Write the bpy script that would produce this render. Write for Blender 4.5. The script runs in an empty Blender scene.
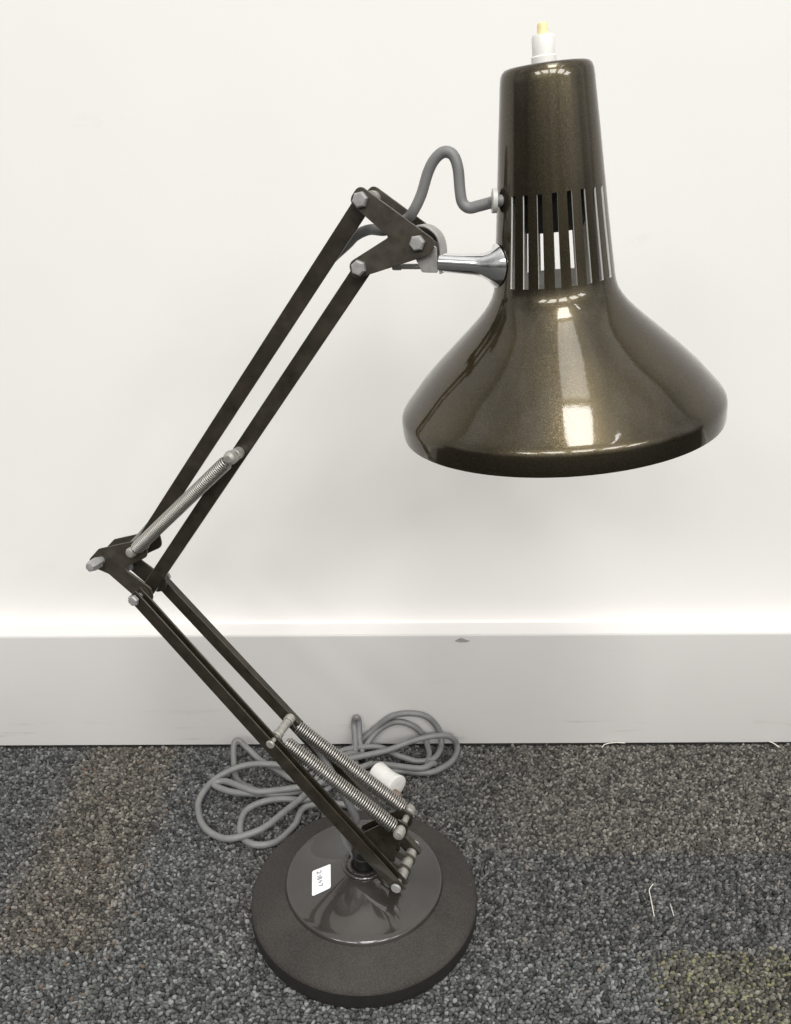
import bpy, math, random
import numpy as np
from mathutils import Vector, Matrix
from math import sin, cos, pi, radians as R, sqrt

sc = bpy.context.scene
COL = sc.collection
random.seed(7)
rng = np.random.default_rng(11)

# ------------------------------------------------------------------ materials
def mat(name):
    m = bpy.data.materials.new(name); m.use_nodes = True
    nt = m.node_tree
    return m, nt, nt.nodes['Principled BSDF']

def nd(nt, typ, **kw):
    n = nt.nodes.new(typ)
    for k, v in kw.items():
        if k in n.inputs: n.inputs[k].default_value = v
        else: setattr(n, k, v)
    return n

def ramp(nt, fac, stops):
    r = nt.nodes.new('ShaderNodeValToRGB')
    el = r.color_ramp.elements
    el[0].position, el[0].color = stops[0][0], (*stops[0][1], 1)
    el[1].position, el[1].color = stops[-1][0], (*stops[-1][1], 1)
    for p, c in stops[1:-1]:
        e = el.new(p); e.color = (*c, 1)
    nt.links.new(fac, r.inputs['Fac'])
    return r.outputs['Color']

def noise(nt, scale, detail=2, rough=.5, vec=None, coord='Object', mapscale=None):
    tc = nt.nodes.new('ShaderNodeTexCoord')
    src = tc.outputs[coord]
    if mapscale:
        mp = nt.nodes.new('ShaderNodeMapping'); mp.inputs['Scale'].default_value = mapscale
        nt.links.new(src, mp.inputs['Vector']); src = mp.outputs['Vector']
    n = nd(nt, 'ShaderNodeTexNoise', Scale=scale, Detail=detail, Roughness=rough)
    nt.links.new(src, n.inputs['Vector'])
    return n.outputs['Fac']

def bump(nt, b, h, strength=.2, dist=.001):
    bn = nd(nt, 'ShaderNodeBump', Strength=strength, Distance=dist)
    nt.links.new(h, bn.inputs['Height']); nt.links.new(bn.outputs['Normal'], b.inputs['Normal'])

def mix(nt, fac, a, c, blend='MIX'):
    m = nt.nodes.new('ShaderNodeMix'); m.data_type = 'RGBA'; m.blend_type = blend
    for i, v in ((0, fac), (6, a), (7, c)):
        if hasattr(v, 'is_output'): nt.links.new(v, m.inputs[i])
        elif isinstance(v, (int, float)): m.inputs[i].default_value = v
        else: m.inputs[i].default_value = (*v, 1)
    return m.outputs[2]

M = {}
def simple(name, col, rough=.5, metal=0., coat=0., nscale=None, var=.15, bumps=0., bscale=400, rvar=0.):
    m, nt, b = mat(name)
    b.inputs['Roughness'].default_value = rough
    b.inputs['Metallic'].default_value = metal
    b.inputs['Coat Weight'].default_value = coat
    b.inputs['Coat Roughness'].default_value = .06
    if nscale:
        f = noise(nt, nscale, 4, .6)
        c = ramp(nt, f, [(.3, tuple(x*(1-var) for x in col)), (.7, tuple(min(1, x*(1+var)) for x in col))])
        nt.links.new(c, b.inputs['Base Color'])
        if rvar:
            r = nd(nt, 'ShaderNodeMapRange', **{'To Min': rough-rvar, 'To Max': rough+rvar, 'From Min': .3, 'From Max': .7})
            nt.links.new(f, r.inputs['Value']); nt.links.new(r.outputs['Result'], b.inputs['Roughness'])
    else:
        b.inputs['Base Color'].default_value = (*col, 1)
    if bumps: bump(nt, b, noise(nt, bscale, 3), bumps, .0006)
    M[name] = m
    return m

# bronze metallic lacquer of the shade: flakes under a clear coat
m, nt, b = mat('bronze_lacquer')
tc = nt.nodes.new('ShaderNodeTexCoord')
vo = nd(nt, 'ShaderNodeTexVoronoi', Scale=3200.)
nt.links.new(tc.outputs['Object'], vo.inputs['Vector'])
sep = nt.nodes.new('ShaderNodeSeparateColor'); nt.links.new(vo.outputs['Color'], sep.inputs[0])
flake = ramp(nt, sep.outputs[0], [(0., (.044, .0357, .0210)), (.55, (.062, .0503, .0290)), (.90, (.080, .065, .037)), (1., (.128, .104, .060))])
big = ramp(nt, noise(nt, 22, 4, .6), [(.3, (.78, .78, .80)), (.7, (1.1, 1.08, 1.02))])
nt.links.new(mix(nt, 1., flake, big, 'MULTIPLY'), b.inputs['Base Color'])
b.inputs['Metallic'].default_value = .95
b.inputs['Roughness'].default_value = .31
b.inputs['Specular Tint'].default_value = (.35, .33, .30, 1)
b.inputs['Coat Weight'].default_value = 1.
b.inputs['Coat Roughness'].default_value = .045
b.inputs['Coat IOR'].default_value = 1.47
vadd = nt.nodes.new('ShaderNodeVectorMath'); vadd.operation = 'SUBTRACT'
nt.links.new(vo.outputs['Color'], vadd.inputs[0]); vadd.inputs[1].default_value = (.5, .5, .5)
vsc = nt.nodes.new('ShaderNodeVectorMath'); vsc.operation = 'SCALE'; vsc.inputs['Scale'].default_value = .05
nt.links.new(vadd.outputs[0], vsc.inputs[0])
geo = nt.nodes.new('ShaderNodeNewGeometry')
vs = nt.nodes.new('ShaderNodeVectorMath'); vs.operation = 'ADD'
nt.links.new(geo.outputs['Normal'], vs.inputs[0]); nt.links.new(vsc.outputs[0], vs.inputs[1])
vn = nt.nodes.new('ShaderNodeVectorMath'); vn.operation = 'NORMALIZE'; nt.links.new(vs.outputs[0], vn.inputs[0])
nt.links.new(vn.outputs[0], b.inputs['Normal'])
# fine dust specks in the lacquer
bn = nd(nt, 'ShaderNodeBump', Strength=.10, Distance=.0004)
nt.links.new(noise(nt, 160, 5, .65), bn.inputs['Height']); nt.links.new(bn.outputs['Normal'], b.inputs['Coat Normal'])
M['bronze_lacquer'] = m

simple('shade_inside', (.62, .61, .58), .45, nscale=60, var=.08)
simple('bar_paint', (.035, .029, .0205), .34, .30, .30, nscale=90, var=.35, bumps=.08, bscale=900, rvar=.08)
simple('plate_paint', (.058, .050, .038), .42, .30, .15, nscale=120, var=.25, bumps=.08, bscale=900, rvar=.08)
simple('steel', (.55, .54, .50), .34, .9, nscale=300, var=.2, rvar=.1)
simple('spring_wire', (.43, .415, .39), .36, 1.)
simple('zinc', (.36, .35, .32), .5, .5, nscale=220, var=.2, rvar=.1, bumps=.1)
simple('bolt_grey', (.34, .335, .33), .5, .30, nscale=300, var=.18, bumps=.1)
simple('chrome', (.78, .79, .80), .09, 1., nscale=150, var=.05, rvar=.03)
simple('grey_plate', (.36, .355, .34), .42, .5, nscale=150, var=.15, rvar=.08)
simple('cord_grey', (.175, .176, .174), .48, nscale=90, var=.12, bumps=.06, bscale=700)
simple('white_plastic', (.80, .79, .76), .35, nscale=120, var=.04)
simple('yellow_plastic', (.80, .70, .38), .40, nscale=200, var=.06)
simple('plug_brown', (.20, .145, .11), .5, nscale=200, var=.2)
simple('black_plastic', (.012, .012, .012), .4, nscale=200, var=.2)
simple('paper', (.86, .86, .87), .55, nscale=300, var=.02)
simple('ink', (.20, .20, .22), .6)
simple('grommet', (.50, .495, .46), .35)
simple('lint', (.75, .72, .64), .8)
simple('skirt_rubber', (.013, .0115, .010), .6, nscale=200, var=.2)

# rough cast enamel of the base, glossy centre, dust and specks on both
def base_mat(name, rough, coat, bs, bscale, col):
    m, nt, b = mat(name)
    f = noise(nt, 26, 5, .6)
    c = ramp(nt, f, [(.3, tuple(x*.86 for x in col)), (.72, tuple(x*1.16 for x in col))])
    gr = ramp(nt, noise(nt, 900, 3, .7), [(.34, (.62, .62, .62)), (.66, (1.55, 1.55, 1.55))])
    if rough > .5: c = mix(nt, 1., c, gr, 'MULTIPLY')
    dust = ramp(nt, noise(nt, 7, 6, .7), [(.46, (0, 0, 0)), (.75, (.20, .20, .20))])
    c2 = mix(nt, dust, c, (.15, .14, .125))
    tc = nt.nodes.new('ShaderNodeTexCoord')
    v = nd(nt, 'ShaderNodeTexVoronoi', Scale=130.)
    nt.links.new(tc.outputs['Object'], v.inputs['Vector'])
    sp = ramp(nt, v.outputs['Distance'], [(.0, (1, 1, 1)), (.055, (0, 0, 0))])
    sel = nt.nodes.new('ShaderNodeSeparateColor'); nt.links.new(v.outputs['Color'], sel.inputs[0])
    gt = nt.nodes.new('ShaderNodeMath'); gt.operation = 'GREATER_THAN'; gt.inputs[1].default_value = .80
    nt.links.new(sel.outputs[0], gt.inputs[0])
    spk = mix(nt, 1., sp, gt.outputs[0], 'MULTIPLY')
    c3 = mix(nt, spk, c2, (.42, .41, .38))
    nt.links.new(c3, b.inputs['Base Color'])
    b.inputs['Roughness'].default_value = rough
    b.inputs['Specular IOR Level'].default_value = .35
    b.inputs['Metallic'].default_value = .05
    b.inputs['Coat Weight'].default_value = coat
    b.inputs['Coat Roughness'].default_value = .05; b.inputs['Coat IOR'].default_value = 1.62
    bump(nt, b, noise(nt, bscale, 4, .6), bs, .0016 if rough > .5 else .0005)
    M[name] = m
base_mat('base_rough', .72, .0, 1., 800, (.040, .0348, .0315))
base_mat('base_gloss', .34, 1., .05, 200, (.019, .0162, .0138))

# wall paint: faint roller texture and faint scuffs
m, nt, b = mat('wall_paint')
c = ramp(nt, noise(nt, 3.2, 5, .6), [(.3, (.795, .778, .755)), (.7, (.825, .809, .787))])
sc2 = ramp(nt, noise(nt, 9, 6, .75, mapscale=(1., 1., 2.6)), [(.66, (1, 1, 1)), (.80, (.955, .945, .935))])
nt.links.new(mix(nt, 1., c, sc2, 'MULTIPLY'), b.inputs['Base Color'])
b.inputs['Roughness'].default_value = .62
bump(nt, b, noise(nt, 260, 3, .6), .05, .001)
M['wall_paint'] = m

# skirting gloss paint with long horizontal scuffs and a chip
m, nt, b = mat('skirting_paint')
c = ramp(nt, noise(nt, 5, 4, .6), [(.3, (.560, .550, .535)), (.7, (.590, .580, .565))])
sc1 = ramp(nt, noise(nt, 60, 6, .7, mapscale=(.12, 1., 1.6)), [(.58, (1, 1, 1)), (.70, (.74, .72, .70))])
low = nt.nodes.new('ShaderNodeTexCoord'); sp = nt.nodes.new('ShaderNodeSeparateXYZ')
nt.links.new(low.outputs['Object'], sp.inputs[0])
lm = nd(nt, 'ShaderNodeMapRange', **{'From Min': .012, 'From Max': .055, 'To Min': 1., 'To Max': .12})
nt.links.new(sp.outputs['Z'], lm.inputs['Value'])
nt.links.new(mix(nt, lm.outputs['Result'], c, mix(nt, 1., c, sc1, 'MULTIPLY')), b.inputs['Base Color'])
b.inputs['Roughness'].default_value = .40
bump(nt, b, noise(nt, 120, 3, .6, mapscale=(.2, 1, 1)), .04, .001)
M['skirting_paint'] = m
simple('ledge_lit', (.70, .688, .67), .45, nscale=6, var=.03)  # skirting's top face, lightened: brightness from overhead light put into its colour
simple('chip', (.30, .29, .285), .7)
simple('gap', (.012, .011, .010), .9)

# carpet tufts: the yarn colour of each tuft is stored on its faces
m, nt, b = mat('carpet_yarn')
at = nt.nodes.new('ShaderNodeVertexColor'); at.layer_name = 'yarn'
f = ramp(nt, noise(nt, 1500, 3, .6), [(.3, (.72, .72, .72)), (.7, (1.2, 1.2, 1.2))])
nt.links.new(mix(nt, 1., at.outputs['Color'], f, 'MULTIPLY'), b.inputs['Base Color'])
b.inputs['Roughness'].default_value = .9
b.inputs['Specular IOR Level'].default_value = .15
bump(nt, b, noise(nt, 1800, 3, .6), .5, .0006)
M['carpet_yarn'] = m
m, nt, b = mat('carpet_backing')
c = ramp(nt, noise(nt, 300, 3, .6), [(.3, (.020, .020, .019)), (.7, (.08, .079, .075))])
nt.links.new(c, b.inputs['Base Color']); b.inputs['Roughness'].default_value = .95
M['carpet_backing'] = m

# ------------------------------------------------------------------ helpers
class MB:
    """collects shapes and links them as one mesh object"""
    def __init__(s): s.v = []; s.f = []; s.mi = []
    def add(s, vs, fs, mi=0):
        o = len(s.v); s.v += [tuple(p) for p in vs]
        s.f += [tuple(i+o for i in f) for f in fs]; s.mi += [mi]*len(fs)
        return s
    def build(s, name, mats, parent=None, angle=35, bevel=0, mw=None):
        me = bpy.data.meshes.new(name); me.from_pydata(s.v, [], s.f); me.update()
        if not isinstance(mats, (list, tuple)): mats = [mats]
        for k in mats: me.materials.append(k)
        me.polygons.foreach_set('material_index', s.mi)
        me.polygons.foreach_set('use_smooth', [True]*len(s.f))
        import bmesh
        bm = bmesh.new(); bm.from_mesh(me)
        bmesh.ops.remove_doubles(bm, verts=bm.verts, dist=1e-6)
        bmesh.ops.recalc_face_normals(bm, faces=bm.faces); bm.to_mesh(me); bm.free()
        me.set_sharp_from_angle(angle=R(angle))
        o = bpy.data.objects.new(name, me); COL.objects.link(o)
        if parent: o.parent = parent
        if mw is not None: o.matrix_local = mw
        if bevel:
            bv = o.modifiers.new('bevel', 'BEVEL'); bv.width = bevel; bv.segments = 2; bv.limit_method = 'ANGLE'; bv.angle_limit = R(40)
            bv.harden_normals = False
        return o

def frame(axis, ref=(0, 0, 1)):
    a = Vector(axis).normalized(); r = Vector(ref)
    if abs(a.dot(r)) > .98: r = Vector((1, 0, 0))
    e1 = r.cross(a).normalized(); e2 = a.cross(e1)
    return e1, e2, a

def lathe(mb, prof, o=(0, 0, 0), axis=(0, 0, 1), n=48, mi=0, caps=True, phase=0.):
    e1, e2, a = frame(axis); o = Vector(o); vs = []; fs = []
    for (s, r) in prof:
        for k in range(n):
            t = 2*pi*k/n+phase
            vs.append(o+a*s+(e1*cos(t)+e2*sin(t))*r)
    for j in range(len(prof)-1):
        for k in range(n):
            k2 = (k+1) % n
            fs.append((j*n+k, j*n+k2, (j+1)*n+k2, (j+1)*n+k))
    if caps:
        fs.append(tuple(range(n))[::-1]); fs.append(tuple((len(prof)-1)*n+k for k in range(n)))
    return mb.add(vs, fs, mi)

def cyl(mb, p, q, r, n=24, ch=.0004, mi=0):
    p, q = Vector(p), Vector(q); L = (q-p).length
    return lathe(mb, [(0, r-ch), (ch, r), (L-ch, r), (L, r-ch)], p, q-p, n, mi)

def hexbolt(mb, c, d, r=.0048, h=.0035, mi=0, phase=.3):
    """hexagon head sitting at c, rising along d, with a slightly domed top"""
    return lathe(mb, [(0, r), (h*.7, r), (h, r*.80), (h*1.04, r*.35)], c, d, 6, mi, phase=phase)

def catmull(P, sub=10):
    P = [Vector(p) for p in P]; Q = [P[0]*2-P[1]]+P+[P[-1]*2-P[-2]]; out = []
    for i in range(1, len(Q)-2):
        a, b_, c, d = Q[i-1:i+3]
        for k in range(sub):
            t = k/sub
            out.append(.5*((2*b_)+(c-a)*t+(2*a-5*b_+4*c-d)*t*t+(3*b_-a-3*c+d)*t**3))
    out.append(P[-1]); return out

def tube(mb, pts, r, n=10, mi=0, closed_ends=True):
    pts = [Vector(p) for p in pts]; vs = []; fs = []
    T = [(pts[min(i+1, len(pts)-1)]-pts[max(i-1, 0)]).normalized() for i in range(len(pts))]
    e1, _, _ = frame(T[0])
    for i, p in enumerate(pts):
        e1 = (e1-T[i]*e1.dot(T[i])).normalized(); e2 = T[i].cross(e1)
        rr = r(i/(len(pts)-1)) if callable(r) else r
        for k in range(n):
            t = 2*pi*k/n; vs.append(p+(e1*cos(t)+e2*sin(t))*rr)
    for i in range(len(pts)-1):
        for k in range(n):
            k2 = (k+1) % n; fs.append((i*n+k, i*n+k2, (i+1)*n+k2, (i+1)*n+k))
    if closed_ends:
        fs.append(tuple(range(n))[::-1]); fs.append(tuple((len(pts)-1)*n+k for k in range(n)))
    return mb.add(vs, fs, mi)

def roundpoly(C, seg=6):
    out = []; n = len(C)
    for i in range(n):
        p = Vector(C[i][:2]); r = C[i][2]
        a = (Vector(C[i-1][:2])-p); b_ = (Vector(C[(i+1) % n][:2])-p)
        la, lb = a.length, b_.length; a.normalize(); b_.normalize()
        ang = a.angle(b_); d = min(r/math.tan(ang/2), la*.48, lb*.48)
        p0, p1 = p+a*d, p+b_*d
        for k in range(seg+1):
            t = k/seg; out.append((1-t)**2*p0+2*t*(1-t)*p+t*t*p1)
    return out

def plate(mb, poly, w0, w1, mi=0):
    """polygon in the arm plane (local x,z), thick from w0 to w1 along local y"""
    n = len(poly)
    vs = [(p[0], w0, p[1]) for p in poly]+[(p[0], w1, p[1]) for p in poly]
    fs = [tuple(range(n)), tuple(range(2*n-1, n-1, -1))]
    fs += [(i, (i+1) % n, (i+1) % n+n, i+n) for i in range(n)]
    return mb.add(vs, fs, mi)

def prism(mb, prof, p, q, side, up, mi=0):
    """profile (s,u) swept from p to q; side and up are unit vectors"""
    p, q, side, up = map(Vector, (p, q, side, up)); n = len(prof)
    vs = [p+side*a+up*c for a, c in prof]+[q+side*a+up*c for a, c in prof]
    fs = [tuple(range(n))[::-1], tuple(range(n, 2*n))]+[(i, (i+1) % n, (i+1) % n+n, i+n) for i in range(n)]
    return mb.add(vs, fs, mi)

def tag(o, label=None, cat=None, group=None, kind=None):
    for k, v in (('label', label), ('category', cat), ('group', group), ('kind', kind)):
        if v: o[k] = v
    return o

# ------------------------------------------------------------------ setting
WALL_Y = .7345           # front face of the skirting board
SK_H, SK_D = .138, .024  # skirting board

mb = MB(); mb.add([(-4, -4, -.005), (4, -4, -.005), (4, WALL_Y+.3, -.005), (-4, WALL_Y+.3, -.005)], [(0, 1, 2, 3)])
floor = mb.build('floor', M['carpet_backing']); tag(floor, kind='structure')

def carpet():
    pitch = .0027
    xs = np.arange(-.64, .64, pitch); ys = np.arange(.26, WALL_Y-.002, pitch*.92)
    gx, gy = np.meshgrid(xs, ys); gx = gx+((np.arange(len(ys)) % 2)*pitch*.5)[:, None]
    gx = (gx+rng.normal(0, pitch*.24, gx.shape)).ravel(); gy = (gy+rng.normal(0, pitch*.24, gy.shape)).ravel()
    keep = gy < WALL_Y-.0012
    gx, gy = gx[keep], gy[keep]; N = len(gx)
    la = rng.uniform(.0019, .0028, N); lb = rng.uniform(.0012, .0017, N); hh = rng.uniform(.0022, .0036, N)
    th = rng.uniform(0, pi, N); th = np.where(rng.random(N) < .25, th, rng.normal(.15, .45, N))
    tx, ty = rng.normal(0, .0006, N), rng.normal(0, .0006, N)
    z0 = rng.normal(-.0040, .0005, N)
    seg = 7; rings = [(1., 0.), (.93, .5), (.62, .86)]
    vs = np.zeros((N, seg*3+1, 3), np.float32)
    for j, (rr, h) in enumerate(rings):
        for k in range(seg):
            t = 2*pi*k/seg+.3*j
            px, py = la*rr*cos(t), lb*rr*sin(t)
            i = j*seg+k
            vs[:, i, 0] = gx+px*np.cos(th)-py*np.sin(th)+tx*h
            vs[:, i, 1] = gy+px*np.sin(th)+py*np.cos(th)+ty*h
            vs[:, i, 2] = z0+hh*h
    vs[:, -1, 0] = gx+tx; vs[:, -1, 1] = gy+ty; vs[:, -1, 2] = z0+hh
    quads = []
    for j in range(2):
        for k in range(seg):
            k2 = (k+1) % seg; quads.append((j*seg+k, j*seg+k2, (j+1)*seg+k2, (j+1)*seg+k))
    tris = [(2*seg+k, 2*seg+(k+1) % seg, 3*seg) for k in range(seg)]
    nv = seg*3+1
    off = (np.arange(N)*nv)[:, None, None]
    Q = (np.array(quads)[None]+off).reshape(-1, 4); T = (np.array(tris)[None]+off).reshape(-1, 3)
    nq, nt_ = len(Q), len(T)
    me = bpy.data.meshes.new('carpet_pile')
    me.vertices.add(N*nv); me.vertices.foreach_set('co', vs.ravel())
    me.loops.add(nq*4+nt_*3); me.loops.foreach_set('vertex_index', np.concatenate([Q.ravel(), T.ravel()]).astype(np.int32))
    me.polygons.add(nq+nt_)
    ls = np.concatenate([np.arange(nq)*4, nq*4+np.arange(nt_)*3]).astype(np.int32)
    me.polygons.foreach_set('loop_start', ls)
    me.polygons.foreach_set('use_smooth', np.ones(nq+nt_, bool))
    # yarn colours: charcoal, mid grey and pale grey, with blended bands of brown, blue and olive per tile
    pal = np.array([(.045, .045, .0445), (.076, .075, .073), (.109, .108, .104), (.153, .151, .145), (.215, .212, .204)])
    pr = np.array([.20, .26, .27, .18, .09])
    idx = rng.choice(5, N, p=pr); col = pal[idx]*rng.uniform(.8, 1.2, (N, 1))
    def band(v, a, c, s): return 1/(1+np.exp(-(v-a)/s))*1/(1+np.exp((v-c)/s))
    jx, jy = gx+rng.normal(0, .006, N), gy+rng.normal(0, .003, N)
    def tint(mask, rgb, k=1.):
        nonlocal col
        w = (mask*k)[:, None]; col = col*(1-w)+col*np.array(rgb)*w
    upper = jy > .478
    tint(band(jx, -.335, -.235, .006)*upper, (1.10, 1.025, .91))
    tint(band(jx, -9, -.335, .008)*upper, (.88, .90, .93))
    tint(band(jx, -.235, -.17, .014)*upper, (.95, .99, 1.05))
    tint(band(jx, .10, 9, .03)*(jy > .578), (1.10, 1.06, .98))
    tint(band(jx, .05, 9, .03)*((jy > .472) & (jy < .578)), (.92, .935, .945))
    tint(band(jx, -.6, .204, .004)*(jy < .474), (1.02, 1.06, 1.08))
    ol = (jx > .204) & (jy < .474)
    col[ol] *= np.array((1.0, .97, .84))
    yl = ol & (rng.random(N) < .14); col[yl] = np.array((.22, .212, .13))*rng.uniform(.6, 1.1, (yl.sum(), 1))
    rb = (rng.random(N) < .018) & (band(jx, -.34, -.2, .01) > .5); col[rb] = np.array((.14, .105, .08))
    rb = (rng.random(N) < .012) & (jx > .1); col[rb] = np.array((.20, .175, .15))
    a = me.color_attributes.new('yarn', 'FLOAT_COLOR', 'POINT')
    c4 = np.ones((N, nv, 4), np.float32); c4[:, :, :3] = np.clip(col, 0, 1)[:, None, :]
    a.data.foreach_set('color', c4.ravel())
    me.materials.append(M['carpet_yarn']); me.update(calc_edges=True); me.validate()
    o = bpy.data.objects.new('carpet_pile', me); COL.objects.link(o)
    return tag(o, 'mottled grey loop pile carpet with brown and olive patches under the lamp', 'carpet', kind='stuff')
carpet()

# wall, with a soft cove of sealant where it meets the top of the skirting board
mb = MB(); yb = WALL_Y+SK_D; rc = .0022
pr = [(yb-.001, SK_H+.0006), (yb, SK_H+.0007)]
pr = [(yb-.0005, SK_H+.0006)]
pr += [(yb+rc*sin(t), SK_H+.0008+rc*(1-cos(t))) for t in [pi/2*k/8 for k in range(1, 9)]]
pr += [(yb+rc, 3.0), (yb+rc+.15, 3.0), (yb+rc+.15, -.05), (yb+.0005, -.05)]
n = len(pr)
mb.add([(-3.2, y, z) for y, z in pr]+[(3.2, y, z) for y, z in pr], [(i, (i+1) % n, (i+1) % n+n, i+n) for i in range(n)])
wall = mb.build('wall', M['wall_paint'], angle=60)
tag(wall, 'off-white painted wall standing behind the desk lamp', 'wall')
mb = MB()
pr = [(WALL_Y, .0005), (WALL_Y, SK_H-.0018), (WALL_Y+.0005, SK_H-.0004), (WALL_Y+.0016, SK_H+.0002), (yb+.0002, SK_H+.0004), (yb+.0002, .0005)]
n = len(pr)
mb.add([(-3.2, y, z) for y, z in pr]+[(3.2, y, z) for y, z in pr], [(i, (i+1) % n, (i+1) % n+n, i+n) for i in range(n)])
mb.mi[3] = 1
sk = mb.build('skirting_board', [M['skirting_paint'], M['ledge_lit']], wall, angle=50)
sk['label'] = 'pale grey painted skirting board with scuffs and a small chip'
mb = MB(); poly = [(.058, .1325), (.061, .1347), (.0645, .1365), (.068, .1352), (.071, .1337), (.0745, .1330), (.071, .1312), (.064, .1310)]
vs = [(x+.0025, WALL_Y-.0004, z-.0018) for x, z in poly]; mb.add(vs, [tuple(range(len(vs)))])
chip = mb.build('paint_chip', M['chip'], sk)

# ------------------------------------------------------------------ the lamp
BX, BY, PHI = -.0277, .5221, R(19.5)
lamp = bpy.data.objects.new('desk_lamp', None); COL.objects.link(lamp)
lamp.location = (BX, BY, 0); lamp.rotation_euler = (0, 0, -PHI); lamp.empty_display_size = .05
tag(lamp, 'bronze brown jointed desk lamp with springs, slotted shade and round weighted base', 'desk lamp')
U = Vector((cos(PHI), -sin(PHI), 0)); NN = Vector((sin(PHI), cos(PHI), 0)); P0 = Vector((BX, BY, 0))
def loc(p):                       # world -> lamp coordinates
    d = Vector(p)-P0; return Vector((d.dot(U), d.dot(NN), d.z))
def A3(p, w): return Vector((p[0], w, p[1]))

# --- base
mb = MB()
lathe(mb, [(-.0015, .0), (-.0015, .0950), (.0010, .0956), (.004, .0958), (.0128, .0955)], n=128, caps=False)
mb.build('base_rim', M['skirt_rubber'], lamp)
mb = MB()
rimp = [(.0128, .0955), (.0142, .0953), (.0155, .0945), (.0170, .0931), (.0176, .0922), (.0215, .0830), (.0252, .0735), (.0281, .0672), (.0284, .0664)]
lathe(mb, rimp, n=128, caps=False)
base = mb.build('base', M['base_rough'], lamp, angle=25)
def dome(r):
    t = max(0., min(1., (r-.018)/(.0640-.018)))
    return .0318+(.0448-.0318)*(1-t)**1.35
mb = MB()
dp = [(.0284, .0664), (.0306, .0655), (.0316, .0647)]+[(dome(.0640-(.046)*k/14), .0640-(.046)*k/14) for k in range(15)]
lathe(mb, dp, n=128, caps=False)
mb.build('base_dome', M['base_gloss'], lamp, angle=40)
mb = MB()
lathe(mb, [(.0440, .0178), (.0455, .0188), (.0470, .0186), (.0478, .0172), (.0475, .0158), (.0464, .0146), (.0454, .0138), (.0458, .0126), (.0462, .0112), (.0456, .0098), (.0440, .0094)], n=64, caps=False)
mb.build('collar', M['base_gloss'], lamp, angle=60)

# --- stem and bracket
mb = MB(); lathe(mb, [(.0400, .0095), (.0560, .0095), (.0565, .0088), (.0640, .0088), (.0648, .0080)], n=40)
mb.build('stem', M['black_plastic'], lamp)
E_, P_ = (.0358, .1010), (.0373, .0561)       # ear holding the springs, main pivot
poly = roundpoly([(-.0090, .0600, .002), (-.0030, .0800, .004), (.0180, .0985, .004), (.0330, .1080, .003), (.0415, .1050, .005), (.0400, .0945, .005),
                  (.0300, .0800, .006), (.0300, .0640, .004), (.0240, .0570, .003), (.0090, .0575, .003)])
mb = MB()
for s in (-1, 1): plate(mb, poly, s*.0060-.0008, s*.0060+.0008)
lathe(mb, [(-.0052, .0085), (.0052, .0085)], (.0005, 0, .069), (0, 1, 0), 20)
br = mb.build('pivot_bracket', M['bar_paint'], lamp, bevel=.0003)
mb = MB()
for s in (-1, 1): lathe(mb, [(-.0010, .0058), (.0010, .0058), (.0010, .0046), (-.0010, .0046), (-.0010, .0058)], A3(P_, s*.0060), (0, 1, 0), 28, caps=False)
for s in (-1, 1):
    pl = [(P_[0]-.0005, P_[1]+.0060), (P_[0]-.0125, P_[1]+.0078), (P_[0]-.0130, P_[1]+.0030), (P_[0]-.0060, P_[1]-.0010)]
    plate(mb, [Vector(q) for q in pl], s*.0060-.0024, s*.0060-.0010)
mb.build('pivot_clip', M['plate_paint'], lamp)
mb = MB(); cyl(mb, A3(P_, -.0152), A3(P_, .0146), .0046)
mb.build('pivot_spacer', M['zinc'], lamp)
mb = MB(); cyl(mb, A3(P_, -.0262), A3(P_, -.0240), .0042, ch=.0006); cyl(mb, A3(P_, -.0245), A3(P_, .0245), .0024)
mb.build('bolt', M['bolt_grey'], lamp)
mb = MB(); cyl(mb, A3(P_, .0238), A3(P_, .0252), .0030, ch=.0004); mb.build('bolt', M['bolt_grey'], lamp)

# --- lower arm: two channels, near and far
B0, B1 = (-.1779, .2749), (.0112, .5275)
A0, A1 = (-.1786, .3131), (.0131, .5655)
dl = Vector((P_[0]-B0[0], P_[1]-B0[1])).normalized(); upn = Vector((-dl.y, 0, dl.x))
if upn.z < 0: upn = -upn
for s in (-1, 1):
    p = A3(B0, -.0165 if s < 0 else .0138)-Vector((dl.x, 0, dl.y))*.0045; q = A3(P_, -.0200 if s < 0 else .0178)+Vector((dl.x, 0, dl.y))*.0052
    t = .0013; w, h = (.0037, .0058) if s < 0 else (.0029, .0054)
    prof = [(-w, -h), (w, -h), (w, h), (w-t, h), (w-t, -h+t), (-w+t, -h+t), (-w+t, h), (-w, h)]
    if s > 0: prof = [(-w, -h), (w, -h), (w, h), (-w, h)]
    d = (q-p).normalized(); side = d.cross(upn).normalized()
    if side.y < 0: side = -side
    mb = MB(); prism(mb, prof, p, q, side, upn)
    mb.build('lower_arm_bar', M['bar_paint'], lamp, bevel=.0003)

# --- cross pin for the lower springs
CP = (-.0676, .1665)
mb = MB(); cyl(mb, A3(CP, -.0232), A3(CP, -.0210), .0036, ch=.0007)
cyl(mb, A3(CP, -.0215), A3(CP, .019), .0020)
cyl(mb, A3(CP, -.0125), A3(CP, -.0070), .0043); cyl(mb, A3(CP, -.0068), A3(CP, .0078), .0037); cyl(mb, A3(CP, .0080), A3(CP, .0140), .0044)
mb.build('cross_pin', M['zinc'], lamp)

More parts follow.
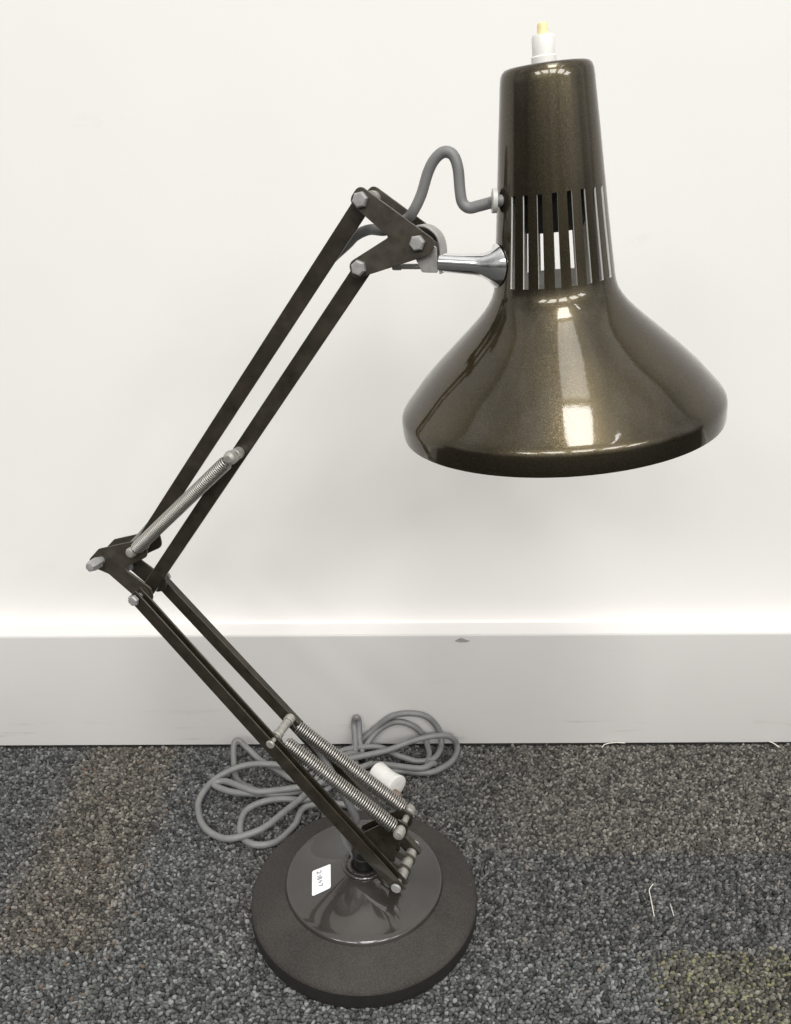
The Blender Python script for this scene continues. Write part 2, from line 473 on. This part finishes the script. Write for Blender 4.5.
def spring(p, q, r, wire, turns, gap0, gap1):
    p, q = Vector(p), Vector(q); d = (q-p).normalized(); L = (q-p).length
    e1, e2, a = frame(d, (0, 1, 0))
    pts = []; n = 14
    s0, s1 = gap0, L-gap1
    for k in range(6): pts.append(p+a*(s0*(k/6))+e1*(r*.55*sin(pi*.5*k/6)))
    for k in range(turns*n+1):
        t = 2*pi*k/n; f = k/(turns*n)
        rr = r*min(1., .62+.38*min(f, 1-f)*turns/1.2)
        pts.append(p+a*(s0+(s1-s0)*f)+(e1*cos(t)+e2*sin(t))*rr)
    for k in range(1, 7): pts.append(p+a*(s1+gap1*k/6)+e1*(r*.55*cos(pi*.5*k/6)))
    mb = MB(); tube(mb, pts, wire, 6)
    return mb.build('spring', M['spring_wire'], lamp, angle=80)
for w in (-.0105, .0110):
    spring(A3((CP[0]+.003, CP[1]-.002), w), A3(E_, w*1.02), .0050, .00080, 54, .0050, .0050)
# spring pin at the bracket ears
mb = MB(); cyl(mb, A3(E_, -.0150), A3(E_, .0150), .0026)
lathe(mb, [(-.0170, .0020), (-.0165, .0036), (-.0145, .0046), (-.0100, .0046), (-.0095, .0038), (-.0080, .0038)], A3(E_, 0), (0, 1, 0), 24)
lathe(mb, [(.0080, .0038), (.0100, .0040), (.0105, .0046), (.0150, .0046), (.0165, .0036)], A3(E_, 0), (0, 1, 0), 24)
mb.build('spring_pin', M['zinc'], lamp)

# --- knee plates
kp = roundpoly([(-.2262, .2962, .006), (-.2145, .3078, .004), (-.1705, .3228, .006), (-.1690, .3080, .007), (-.1935, .2945, .003),
                (-.1700, .2805, .004), (-.1690, .2700, .006), (-.1800, .2655, .006), (-.2085, .2868, .006), (-.2235, .2905, .004)])
for s in (-1, 1):
    mb = MB(); plate(mb, kp, s*.0095-.0008, s*.0095+.0008); mb.build('knee_plate', M['plate_paint'], lamp, bevel=.0004)
T_ = (-.2130, .2985)
mb = MB(); hexbolt(mb, A3(T_, -.0140), (0, -1, 0), .0047, .0110); cyl(mb, A3(T_, -.014), A3(T_, .013), .0030)
mb.build('knee_nut', M['bolt_grey'], lamp)
mb = MB(); hexbolt(mb, A3(B0, -.0215), (0, -1, 0), .0046, .0032); cyl(mb, A3(B0, -.0215), A3(B0, .021), .0024)
hexbolt(mb, A3(B0, .0202), (0, 1, 0), .0040, .003)
mb.build('bolt', M['bolt_grey'], lamp)
mb = MB(); lathe(mb, [(0, .0070), (.0012, .0070)], A3(B0, -.0113), (0, -1, 0), 28); mb.build('washer', M['plate_paint'], lamp)
# --- upper arm: two flat bars
for (p, q), w in (((A0, A1), -.0045), ((B0, B1), -.0030)):
    d = Vector((q[0]-p[0], q[1]-p[1])).normalized(); nn = Vector((-d.y, d.x))
    pl = []
    for c, sg in ((Vector(p), -1), (Vector(q), 1)):
        for k in range(9):
            t = -pi/2+pi*k/8
            pl.append(c+d*(sg*cos(t)*.0050)+nn*(sg*sin(t)*.0055))
    mb = MB(); plate(mb, pl, w-.0010, w+.0010); mb.build('upper_arm_bar', M['bar_paint'], lamp, bevel=.0005)
# --- upper spring, from a stud on the lower bar to the knee plate
S_ = (-.0850, .3992)
spring(A3(S_, -.0145), A3((A0[0]+.001, A0[1]+.0005), -.0155), .0045, .00062, 68, .0050, .0035)
mb = MB(); cyl(mb, A3(S_, -.0028), A3(S_, -.0110), .0042); lathe(mb, [(0, .0046), (.0035, .0050), (.0058, .0044), (.0072, .0024)], A3(S_, -.0125), (0, -1, 0), 26)
mb.build('spring_stud', M['zinc'], lamp)
mb = MB(); lathe(mb, [(0, .0040), (.0030, .0040), (.0042, .0032), (.0046, .0015)], A3(A0, -.0150), (0, -1, 0), 22); cyl(mb, A3(A0, -.0152), A3(A0, .0135), .0024)
mb.build('spring_stud', M['zinc'], lamp)

# --- head plates
hp = roundpoly([(.0118, .5738, .005), (.0585, .5438, .005), (.0555, .5362, .006), (.0065, .5203, .005), (.0040, .5300, .005), (.0298, .5452, .0012), (.0048, .5645, .005)])
for s in (-1, 1):
    mb = MB(); plate(mb, hp, s*.0105-.0007, s*.0105+.0007); mb.build('head_plate', M['plate_paint'], lamp, bevel=.0003)
J_ = (.0478, .5424)
for i, (c, r) in enumerate(((A1, .0047), (B1, .0047), (J_, .0046))):
    mb = MB(); hexbolt(mb, A3(c, -.0114), (0, -1, 0), r, .0036, phase=.2+.5*i); cyl(mb, A3(c, -.0114), A3(c, .0125), .0025)
    hexbolt(mb, A3(c, .0114), (0, 1, 0), r, .0036)
    mb.build('bolt', M['bolt_grey'], lamp)
for c in (A1, B1):
    mb = MB()
    for w in (-.0060, .0062): lathe(mb, [(-.0034, .0046), (.0034, .0046)], A3(c, w), (0, 1, 0), 20)
    mb.build('bar_spacer', M['zinc'], lamp)

# --- swivel joint and chrome tube (runs along world x)
TA, TB = Vector((.0262, .5000, .5312)), Vector((.0612, .4915, .5298))
mb = MB()
prof = [(0, .0048), (.0004, .0054), (.021, .0060), (.026, .0068), (.030, .0088), (.0338, .0120), (.0344, .0121), (.0342, .0112)]
prof = [q for q in prof if q[0] < .0340]+[(.0343, .0122), (.0347, .0118)]
lathe(mb, prof, loc(TA), loc(TB)-loc(TA), 48, caps=False)
fwd = Vector((1, 0, 0)); fl = loc(fwd)-loc((0, 0, 0))
def wpos(v): return P0+U*v[0]+NN*v[1]+Vector((0, 0, v[2]))
nring = len(prof)
for ri, gap in ((nring-3, .0016), (nring-2, .0007), (nring-1, .0002)):
    for k in range(48):
        q = wpos(mb.v[ri*48+k]); h = (q.z-.4360)/.9950; cx = .1033-.110*h; cy = .500-.0222*h
        rr = .0338-(h-.098)*.09
        xs = cx-math.sqrt(max(rr*rr-(q.y-cy)**2, 1e-6))-gap
        mb.v[ri*48+k] = tuple(Vector(mb.v[ri*48+k])+fl*(xs-q.x))
mb.build('swivel_tube', M['chrome'], lamp, angle=30)
mb = MB(); tw = (TB-TA).normalized()
cyl(mb, loc(TB-tw*.0035), loc(TB+tw*.003), .0050); mb.build('shade_boss', M['black_plastic'], lamp)
mb = MB()   # bent grey strap that wraps the swivel
path = [(.0415, .5490), (.0470, .5507), (.0520, .5495), (.0568, .5455), (.0590, .5390), (.0592, .5310), (.0592, .5250)]
path = [Vector((p[0], 0, p[1])) for p in catmull([(x, z, 0) for x, z in path], 5)] if False else catmull([(x, 0, z) for x, z in path], 5)
hw = .0060; th_ = .0013; vs = []; fs = []
for i, p in enumerate(path):
    tg = (path[min(i+1, len(path)-1)]-path[max(i-1, 0)]).normalized(); nr = Vector((-tg.z, 0, tg.x))
    for a_, c_ in ((-hw, 0), (hw, 0), (hw, 1), (-hw, 1)): vs.append(p+Vector((0, a_, 0))+nr*(th_*c_))
for i in range(len(path)-1):
    for k in range(4): fs.append((i*4+k, i*4+(k+1) % 4, i*4+4+(k+1) % 4, i*4+4+k))
fs += [(0, 1, 2, 3), tuple(len(vs)-4+k for k in range(4))[::-1]]
mb.add(vs, fs)
for s in (-1, 1):
    plate(mb, roundpoly([(.0460, .5455, .003), (.0578, .5400, .002), (.0586, .5256, .001), (.0490, .5256, .002), (.0440, .5350, .003)]), s*.0066-.0006, s*.0066+.0006)
mb.build('swivel_strap', M['grey_plate'], lamp, bevel=.0003)
mb = MB(); cyl(mb, (.0340, -.002, .5280), (.0600, 0, .5285), .0016); cyl(mb, (.0290, -.002, .5278), (.0345, -.002, .5280), .0022); cyl(mb, (.0490, -.0010, .5262), (.0490, -.0010, .5285), .0022)
mb.build('lock_screw', M['grey_plate'], lamp)

# --- shade: slotted lathe with real wall thickness
SB = Vector((.1033, .500, .4360)); SA = Vector((-.110, -.0222, .9950)).normalized()
SX = Vector((0, -1, 0)); SX = (SX-SA*SX.dot(SA)).normalized()       # towards the viewer side
view = (Vector((0, 0, .58))-SB); view.z = 0; view = (view-SA*view.dot(SA)).normalized()
e1 = view; e2 = SA.cross(view)                                      # angle grows towards the right
prof = [(.0000, .0980), (.0020, .0984), (.0050, .0985), (.0095, .0985), (.0118, .0982), (.0140, .0973), (.0165, .0956), (.0195, .0931), (.0320, .0825),
        (.0420, .0725), (.0515, .0622), (.0600, .0530), (.0660, .0467), (.0710, .0421), (.0750, .0391), (.0790, .0368), (.0830, .0355), (.0868, .0349),
        (.0980, .0338), (.1100, .0326), (.1217, .0315), (.1356, .0303), (.1480, .0292), (.1620, .0280), (.1780, .0265), (.1900, .0254), (.1938, .0249), (.1960, .0241), (.1974, .0229), (.1980, .0210), (.1982, .0120), (.1982, .0062)]
lo = [i for i, p in enumerate(prof) if p[0] == .0868][0]; hi = [i for i, p in enumerate(prof) if p[0] == .1356][0]
C0 = 5.2; angs = []
for k in range(24):
    for d in (-2.7, -1.1, 1.1, 2.7, 5.8, 9.2):
        if 9 <= k <= 16: d = {5.8: 10.5, 9.2: 11.3}[d] if (k == 16 and d > 3) else d+7.1
        angs.append(C0+15*k+d)
slots = set(list(range(-3, 5))+list(range(10, 17)))
slots = {k % 24 for k in slots}
vs = []; fs = []; nA = len(angs)
for s, r in prof:
    for a in angs:
        t = R(a); vs.append(SB+SA*s+(e1*cos(t)+e2*sin(t))*r)
for j in range(len(prof)-1):
    for k in range(nA):
        if lo <= j < hi and (k//6) in slots and k % 6 < 3: continue
        k2 = (k+1) % nA; fs.append((j*nA+k, j*nA+k2, (j+1)*nA+k2, (j+1)*nA+k))
mb = MB(); mb.add([loc(v) for v in vs], fs)
shade = mb.build('lamp_shade', [M['bronze_lacquer'], M['shade_inside']], lamp, angle=50)
so = shade.modifiers.new('wall', 'SOLIDIFY'); so.thickness = .0011; so.offset = -1; so.material_offset = 1; so.material_offset_rim = 1
dg = bpy.context.evaluated_depsgraph_get(); me = bpy.data.meshes.new_from_object(shade.evaluated_get(dg)); shade.modifiers.clear(); shade.data = me
me.name = 'lamp_shade'; me.set_sharp_from_angle(angle=R(50))
def S(s, r=0, a=0): return loc(SB+SA*s+(e1*cos(R(a))+e2*sin(R(a)))*r)
ax = S(1)-S(0)
mb = MB(); lathe(mb, [(.0, .0170), (.004, .0195), (.030, .0195), (.031, .0205), (.050, .0205), (.078, .0205)], S(.1140), ax, 36)
mb.build('bulb_socket', M['black_plastic'], shade)
mb = MB(); lathe(mb, [(0, .0066), (.0040, .0066), (.0045, .0060), (.0130, .0060), (.0142, .0055), (.0142, .0034), (.0120, .0033)], S(.1980, .0012, -90), ax, 36)
sw = mb.build('switch', M['white_plastic'], shade)
mb = MB(); lathe(mb, [(.012, .0029), (.0185, .0029), (.0196, .0024), (.0200, .0012)], S(.1980, .0012, -90), ax, 28)
mb.build('switch_button', M['yellow_plastic'], shade)

# --- cord: from the shade, over the head, down inside the arms to the stem
CR = .0032
gp = Vector((.0588, .4885, .5652))
head = [(-.0035, .5395), (.0025, .5446), (.0114, .5480), (.0235, .5482), (.0355, .5540), (.0412, .5590), (.0460, .5680), (.0500, .5801), (.0540, .5869), (.0592, .5904), (.0644, .5888), (.0675, .5821), (.0690, .5706), (.0706, .5640), (.0745, .5612), (.0800, .5622), (.0870, .5640)]
pts = [A3((x, z), .0062) for x, z in [(-.1510, .3540), (-.1020, .4150), (-.0535, .4810), (-.0215, .5230)]]
for i, (x, z) in enumerate(head):
    pts.append(A3((x, z), .0066 if i < 3 else (.0030 if i < 5 else 0)))
pts.append(loc(gp)); pts.append(loc(gp+Vector((.014, .002, .0002))))
top = [A3((-.1990, .2860), .0040), A3((-.2000, .2960), .0042), A3((-.1950, .3060), .0045), A3((-.1810, .3205), .0050)]
low = [A3((-.0055, .0430), -.001), A3((-.0085, .0520), .0), A3((-.0150, .0630), .0), A3((-.0185, .0740), .0), A3((-.0150, .0850), .0), A3((-.0060, .0900), .0), A3((-.0130, .1040), .0015), A3((-.0300, .1240), .0090), A3((-.0450, .1385), .0155), A3((-.0600, .1530), .0160)]
mb = MB(); tube(mb, catmull(low, 9), CR, 14); tube(mb, catmull(top+pts, 9), CR, 14); mb.build('arm_cord', M['cord_grey'], lamp, angle=80)
gd = Vector((1, 0, .02))
mb = MB(); lathe(mb, [(0, .0036), (.0002, .0062), (.0004, .0066), (.0028, .0066), (.0031, .0060), (.0031, .0036)], loc(gp-gd*.0045), loc(gp)-loc(gp-gd), 28)
mb.build('cord_grommet', M['grommet'], lamp)

# --- mains cord coiled on the carpet behind the base (world coordinates)
L4 = [(-0.0889,0.6317,0.0060), (-0.0983,0.6098,0.0040), (-0.1093,0.5913,0.0040), (-0.1215,0.5852,0.0040), (-0.1348,0.5865,0.0040), (-0.1462,0.5967,0.0040), (-0.1505,0.6128,0.0040), (-0.1471,0.6277,0.0050), (-0.1346,0.6363,0.0070), (-0.1133,0.6395,0.0090), (-0.0896,0.6394,0.0090)]
L1 = [(-0.0858,0.6439,0.0150), (-0.1014,0.6243,0.0140), (-0.1167,0.6080,0.0120), (-0.1320,0.5954,0.0100), (-0.1483,0.5895,0.0080), (-0.1644,0.5933,0.0050), (-0.1830,0.6078,0.0040), (-0.1937,0.6263,0.0040), (-0.1957,0.6445,0.0050), (-0.1868,0.6659,0.0090), (-0.1680,0.6792,0.0130), (-0.1457,0.6855,0.0140), (-0.1208,0.6850,0.0130), (-0.1000,0.6823,0.0100)]
L2 = [(-0.0991,0.6715,0.0050), (-0.1259,0.6885,0.0050), (-0.1443,0.7000,0.0060), (-0.1581,0.7104,0.0140), (-0.1670,0.7135,0.0220), (-0.1729,0.7095,0.0200), (-0.1707,0.6962,0.0040), (-0.1627,0.6716,0.0040), (-0.1454,0.6551,0.0080), (-0.1261,0.6467,0.0090), (-0.0949,0.6519,0.0080)]
L3 = [(-0.0935,0.6568,0.0050), (-0.1190,0.6512,0.0050), (-0.1439,0.6464,0.0100), (-0.1692,0.6531,0.0080), (-0.1844,0.6612,0.0080), (-0.1741,0.6639,0.0100), (-0.1499,0.6486,0.0150), (-0.1338,0.6462,0.0120)]
R1 = [(-0.0423,0.6845,0.0040), (-0.0435,0.7040,0.0100), (-0.0445,0.7186,0.0180), (-0.0453,0.7300,0.0302), (-0.0432,0.7300,0.0393), (-0.0408,0.7300,0.0328), (-0.0392,0.7199,0.0170), (-0.0374,0.7089,0.0060)]
R2 = [(-0.0501,0.7174,0.0050), (-0.0280,0.7300,0.0196), (-0.0058,0.7300,0.0391), (0.0157,0.7300,0.0442), (0.0329,0.7300,0.0389), (0.0461,0.7300,0.0219), (0.0481,0.7232,0.0080), (0.0387,0.7049,0.0040), (0.0216,0.7002,0.0040), (0.0047,0.7048,0.0070), (-0.0059,0.7105,0.0090), (-0.0231,0.7170,0.0100)]
R3 = [(-0.0442,0.7057,0.0060), (-0.0366,0.7171,0.0060), (-0.0192,0.7300,0.0222), (0.0006,0.7300,0.0326), (0.0179,0.7300,0.0273), (0.0309,0.7272,0.0130), (0.0349,0.7148,0.0040), (0.0320,0.6965,0.0040)]
R4 = [(-0.0539,0.6921,0.0120), (-0.0378,0.6965,0.0140), (-0.0080,0.7063,0.0150), (0.0154,0.7119,0.0210), (0.0390,0.7171,0.0240), (0.0570,0.7214,0.0200), (0.0661,0.7241,0.0045), (0.0582,0.7015,0.0040), (0.0399,0.6855,0.0040), (0.0211,0.6825,0.0040), (0.0035,0.6857,0.0040)]
R5 = [(-0.0536,0.6830,0.0040), (-0.0377,0.6894,0.0050), (-0.0230,0.6920,0.0080), (0.0046,0.6859,0.0090), (0.0253,0.6830,0.0100), (0.0359,0.6897,0.0100)]
coil = [(-.004, .585, .030), (-.012, .602, .018), (-.022, .618, .006), (-.050, .636, .0045)]+L4 \
    + [(-.070, .655, .007)]+R5+[(.0395, .6935, .0060)]+R3[::-1]+[(-.075, .694, .006)]+L2+[(-.070, .668, .011)]+R2 \
    + [(-.055, .7080, .013)]+L1[::-1][:0]+[(-.080, .690, .012)]+L1[::-1]+[(-.066, .664, .018)]+R4+[(-.030, .6800, .0060)] \
    + [(-.050, .6740, .0050)]+R1+[(-.050, .7000, .0150), (-.072, .676, .016)]+L3+[(-.100, .648, .0150), (-.066, .660, .0140), (-.040, .676, .0150), (-.026, .684, .0145)]
wob = [Vector(p) for p in catmull(coil, 9)]
wob = [p+Vector((.0005*sin(i*.31+1.3*sin(i*.05)), .0005*sin(i*.23+.7), .0003*sin(i*.19))) for i, p in enumerate(wob)]
mb = MB(); tube(mb, [loc(p) for p in wob], .0032, 14)
mb.build('mains_cord', M['cord_grey'], lamp, angle=80)
PC, PD = Vector((-.0095, .6600, .0150)), Vector((.66, -.74, -.05)).normalized()
mb = MB(); lathe(mb, [(q*1.04, r*1.03) for q, r in [(-.0165, .0040), (-.0160, .0092), (-.0145, .0102), (-.0060, .0098), (.0030, .0100), (.0090, .0112), (.0120, .0121), (.0135, .0119), (.0140, .0110), (.0140, .0040)]], loc(PC), loc(PC+PD)-loc(PC), 36)
plug = mb.build('plug', M['white_plastic'], lamp, angle=50)
mb = MB(); PO = PC+Vector((-.0045, -.0030, -.0060)); lathe(mb, [(.0150, .0052), (.0150, .0064), (.0225, .0062), (.0240, .0050)], loc(PO), loc(PO+PD)-loc(PO), 28)
mb.build('plug_face', M['plug_brown'], plug, angle=50)

# --- white sticker on the base with a handwritten number, turned a quarter
TL, TR, BR, BL = [Vector(p) for p in ((-.0715, .5226), (-.0560, .5258), (-.0543, .5021), (-.0694, .4976))]
def st(u, v, h):
    p = (TL*(1-u)+TR*u)*(1-v)+(BL*(1-u)+BR*u)*v
    r = math.hypot(p.x-BX, p.y-BY); return loc((p.x, p.y, dome(r)+h))
mb = MB(); N = 14; vs = []; fs = []
def clampuv(u, v):              # rounded corners
    rx, ry = .10, .065
    cu, cv = min(max(u, rx), 1-rx), min(max(v, ry), 1-ry)
    a, b_ = (u-cu)/rx, (v-cv)/ry; l = math.hypot(a, b_)
    if a and b_ and l > 1: a, b_ = a/l, b_/l
    return cu+a*rx, cv+b_*ry
for j in range(N+1):
    for i in range(N+1):
        u = [0, .03, .065, .10][i] if i < 4 else (1-[0, .03, .065, .10][N-i] if N-i < 4 else .1+.8*(i-3)/(N-6))
        v = [0, .02, .042, .065][j] if j < 4 else (1-[0, .02, .042, .065][N-j] if N-j < 4 else .065+.87*(j-3)/(N-6))
        vs.append(st(*clampuv(u, v), .00030))
for j in range(N):
    for i in range(N): fs.append((j*(N+1)+i, j*(N+1)+i+1, (j+1)*(N+1)+i+1, (j+1)*(N+1)+i))
mb.add(vs, fs)
GL = {'2': [[(0, .75), (.12, .95), (.40, 1.), (.62, .85), (.58, .60), (.25, .25), (0, .03), (.30, .05), (.70, .02)]],
      '1': [[(.25, .95), (.25, 0)]],
      '8': [[(.55, .85), (.30, 1.), (.08, .82), (.20, .60), (.50, .42), (.58, .15), (.32, 0), (.06, .15), (.15, .42), (.45, .60), (.55, .85)]],
      '4': [[(.30, .95), (.05, .38), (.62, .38)], [(.45, .70), (.42, 0)]],
      '7': [[(.02, .92), (.30, .95), (.66, .95), (.48, .55), (.30, .02)]]}
def stroke(P, wd=.022, h=.00048):
    P = [Vector((p[0], p[1], 0)) for p in P]; P = catmull(P, 4) if len(P) > 3 else P
    vs = []; fs = []
    for i, p in enumerate(P):
        t = P[min(i+1, len(P)-1)]-P[max(i-1, 0)]; t = Vector((t.x, t.y*1.5, 0)).normalized(); nr = Vector((-t.y, t.x/1.5, 0))*wd
        vs += [st(p.x+nr.x, p.y+nr.y, h), st(p.x-nr.x, p.y-nr.y, h)]
    fs = [(2*i, 2*i+1, 2*i+3, 2*i+2) for i in range(len(P)-1)]
    mb.add(vs, fs, 1)
v0 = .13
for g, adv, us in (('2', .185, .26), ('1', .10, .27), ('8', .155, .30), ('4', .145, .34), ('7', .16, .34)):
    for pl in GL[g]: stroke([(us+.22*y, v0+.155*x) for x, y in pl])
    v0 += adv*.92
sticker = mb.build('sticker', [M['paper'], M['ink']], base, angle=80)
sticker['label'] = 'small white sticker with a handwritten number'

# --- loose threads on the carpet
def thread(pts, label, r=.00028):
    mb = MB(); tube(mb, catmull(pts, 8), r, 6); o = mb.build('thread', M['lint'], angle=80)
    tag(o, label, 'thread', 'loose threads on the carpet')
thread([(.2247, .5395, .0022), (.2205, .5345, .0028), (.2187, .5308, .0030), (.2180, .5240, .0026), (.2168, .5150, .0026), (.2157, .5060, .0022)], 'longest pale thread, lying bent on open carpet right of the lamp base', .0004)
thread([(.2230, .7245, .0020), (.2280, .7290, .0030), (.2390, .7310, .0034), (.2500, .7315, .0024)], 'pale curved thread lying against the foot of the skirting board, nearer the lamp', .0005)
thread([(.4075, .7325, .0030), (.4110, .7290, .0032), (.4150, .7236, .0022)], 'short pale thread at the foot of the skirting board, farthest right', .0006)
thread([(.2330, .5180, .0022), (.2325, .5120, .0028), (.2322, .5060, .0022)], 'tiny straight thread beside the longest bent thread', .0003)

# ------------------------------------------------------------------ camera, light
cam = bpy.data.cameras.new('camera'); co = bpy.data.objects.new('camera', cam); COL.objects.link(co)
cam.sensor_fit = 'HORIZONTAL'; cam.sensor_width = 36; cam.lens = 820/791*36; cam.clip_start = .02; cam.clip_end = 60
t = R(22.5); r = R(-.25)
F = Vector((0, cos(t), -sin(t))); X0 = Vector((1, 0, 0)); U0 = Vector((0, sin(t), cos(t)))
X = X0*cos(r)+U0*sin(r); Y = U0*cos(r)-X0*sin(r)
mw = Matrix((X, Y, -F)).transposed().to_4x4(); mw.translation = Vector((0, 0, .58)); co.matrix_world = mw
sc.camera = co

def area(name, loc_, size, power, col=(1, 1, 1), target=None):
    l = bpy.data.lights.new(name, 'AREA'); l.shape = 'RECTANGLE'; l.size, l.size_y = size; l.energy = power; l.color = col
    o = bpy.data.objects.new(name, l); COL.objects.link(o); o.location = loc_
    d = (Vector(target) if target else Vector(loc_)-Vector((0, 0, 1)))-Vector(loc_)
    o.rotation_euler = d.to_track_quat('-Z', 'Y').to_euler()
    return o
WARM = (1., .985, .957)
area('ceiling_panel', (.10, -.85, 2.45), (.60, .85), 29, WARM)
area('ceiling_panel', (.12, .10, 2.45), (.55, .80), 6, WARM)
area('ceiling_panel', (.95, -1.05, 2.45), (.06, .80), 3, WARM)
for x in (-2.3, -1.0, .25, 1.55, 2.9):
    area('ceiling_panel', (x, -3.0, 2.45), (.90, 1.20), 49, WARM)

w = bpy.data.worlds.new('World'); sc.world = w; w.use_nodes = True
nt = w.node_tree; bg = nt.nodes['Background']
tc = nt.nodes.new('ShaderNodeTexCoord'); sp = nt.nodes.new('ShaderNodeSeparateXYZ'); nt.links.new(tc.outputs['Generated'], sp.inputs[0])
mr = nd(nt, 'ShaderNodeMapRange', **{'From Min': -1., 'From Max': 1., 'To Min': 0., 'To Max': 1.}); nt.links.new(sp.outputs['Z'], mr.inputs['Value'])
c = ramp(nt, mr.outputs['Result'], [(.0, (.05, .05, .05)), (.46, (.07, .069, .067)), (.53, (.17, .167, .16)), (.62, (.60, .59, .575)), (.80, (.62, .61, .595)), (.92, (.85, .835, .81)), (1., (1.0, .98, .95))])
room = ramp(nt, noise(nt, 1., 3, .6, coord='Generated', mapscale=(3.4, 3.4, .8)), [(.32, (.45, .45, .45)), (.68, (1.55, 1.55, 1.55))])
c = mix(nt, 1., c, room, 'MULTIPLY')
nt.links.new(c, bg.inputs['Color']); bg.inputs['Strength'].default_value = 1.

vs_ = sc.view_settings; vs_.view_transform = 'Standard'; vs_.look = 'None'; vs_.exposure = 0; vs_.gamma = 1; vs_.use_curve_mapping = False
sc.cycles.max_bounces = 8
